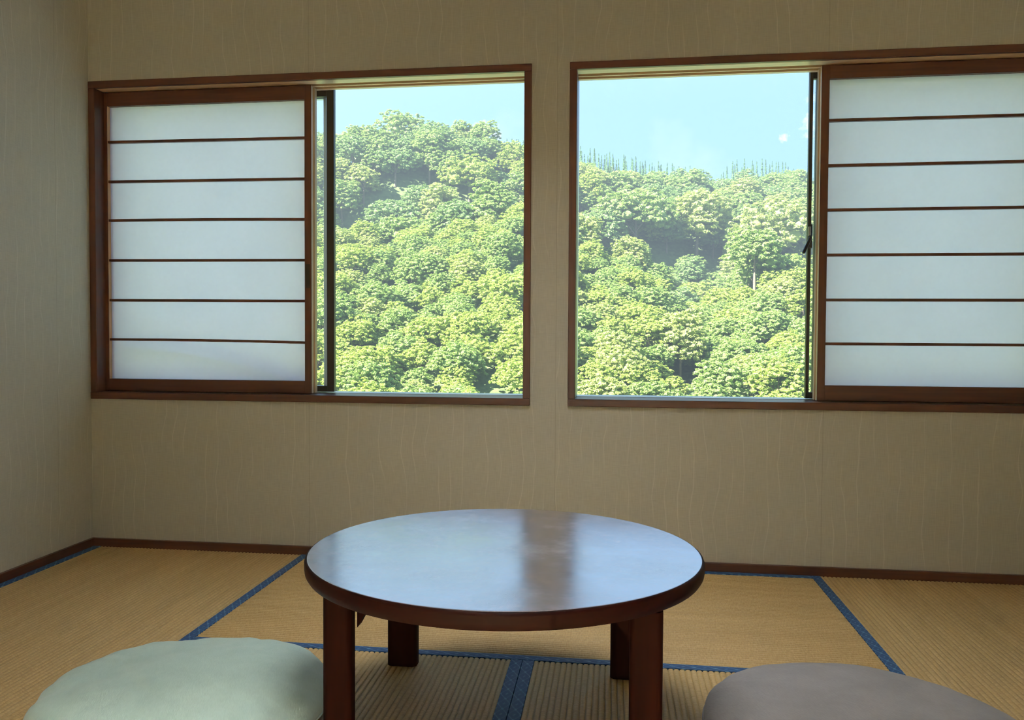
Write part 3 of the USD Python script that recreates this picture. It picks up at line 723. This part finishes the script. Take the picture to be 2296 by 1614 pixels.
def told_apart(items, end):
    """items: (label, sort key, payload). Labels that several share get their order at the end."""
    same = {}
    for lab, key, p in items: same.setdefault(lab, []).append((key, p))
    for lab, ps in same.items():
        ps.sort(key=lambda q: q[0])
        for n, (_, p) in enumerate(ps):
            yield (lab if len(ps) == 1 else f"{lab}, {end[0] if n == 0 else ORD[min(n, 15)] + ' ' + end[1]}"), p


items = []
for r in shown:
    uu, vv = pixel((r[2][0], r[2][1], r[2][2] + SHAPES[r[0]]['H'] * r[4] * .7))
    items.append((f"{SHAPE_WORD[r[0]]} {TONE_WORD[r[1]]} tree {where(uu, vv)}", vv, r))
for lab, (kind, tone, loc, rot, s, dd, u) in told_apart(items, ('topmost', 'down')):
    place(kind, tone, loc, rot, s, lab, 'tree', 'broadleaf trees covering the hillside')
items = []
for (x, y, z, dd, u, R) in firs:
    sc = rng.uniform(.85, 1.2) * (1.0 if R < 0 else .8)
    if R < 0:          # as tall as it takes from the ground to the skyline
        g0 = float(terrain(np.array(x), np.array(y))[0]); sc = float(np.clip((z - g0 + .8) / 10.5, .7, 1.7)); z = z - 10.5 * sc + .5
    if 1288 < u < 1838 or 1120 < u < 1184:
        uu, vv = pixel((x, y, z + 9)); k = int(np.clip((uu - 1288) / 55, 0, 9))
        nth = ['first', 'second', 'third', 'fourth', 'fifth', 'sixth', 'seventh', 'eighth', 'ninth', 'last'][k]
        lab = 'pointed conifer among broadleaf trees, upper right of the right window' if R > 0 else f"pointed ridge conifer in the {nth} tenth of the right window view" if u > 1240 else "pointed ridge conifer at the right edge of the left window"
        items.append((lab, uu, (x, y, z, sc)))
    else: rest.append(('fir', 'fir', (x, y, z - .5), rng.uniform(0, 6.28), sc, dd, u))
for lab, (x, y, z, sc) in told_apart(items, ('leftmost', 'from left')):
    place('fir', 'fir', (x, y, z - .5), rng.uniform(0, 6.28), sc, lab, 'tree', 'conifers on the far ridge')

if rest:
    pi = UsdGeom.PointInstancer.Define(stage, '/World/hillside_woods'); keys = sorted({(r[0], r[1]) for r in rest})
    for key in keys:
        if key in first:
            pp = numbered('/World/hillside_woods', 'tree_shape'); q = UsdGeom.Mesh.Define(stage, pp); q.GetPrim().GetReferences().AddInternalReference(first[key].GetPath().AppendChild('foliage'))
        else:
            sd = hash_of(key[0] + key[1]) % 1000; q = obj('tree_shape', fir(sd, 10.5, 1.05) if key[0] == 'fir' else crown(sd, **SHAPES[key[0]]), LEAF[key[1]], pi.GetPrim()); pp = str(q.GetPath())
        pi.CreatePrototypesRel().AddTarget(pp)
    idx = [keys.index((r[0], r[1])) for r in rest]
    pi.CreateProtoIndicesAttr(Vt.IntArray(idx)); pi.CreatePositionsAttr(Vt.Vec3fArray([Gf.Vec3f(*map(float, r[2])) for r in rest]))
    pi.CreateOrientationsAttr(Vt.QuathArray([Gf.Quath(float(math.cos(r[3] / 2)), 0, 0, float(math.sin(r[3] / 2))) for r in rest])); pi.CreateScalesAttr(Vt.Vec3fArray([Gf.Vec3f(float(r[4])) for r in rest]))
    data(pi.GetPrim(), 'distant and half-hidden trees filling the rest of the wooded hillside', 'woods', kind='stuff')
if HAZE:
    obj('haze', box(-330, 330, 18, 520, -70, 190), material('valley_haze', {"v": ("principled_volume", {"color": (.72, .87, 1.0), "density": HAZE, "anisotropy": .2})}, volume="v.volume"), kind='stuff', label='thin bluish daylight haze over the valley', cat='haze')
print('trees', len(shown), 'firs', len(firs), 'rest', len(rest))
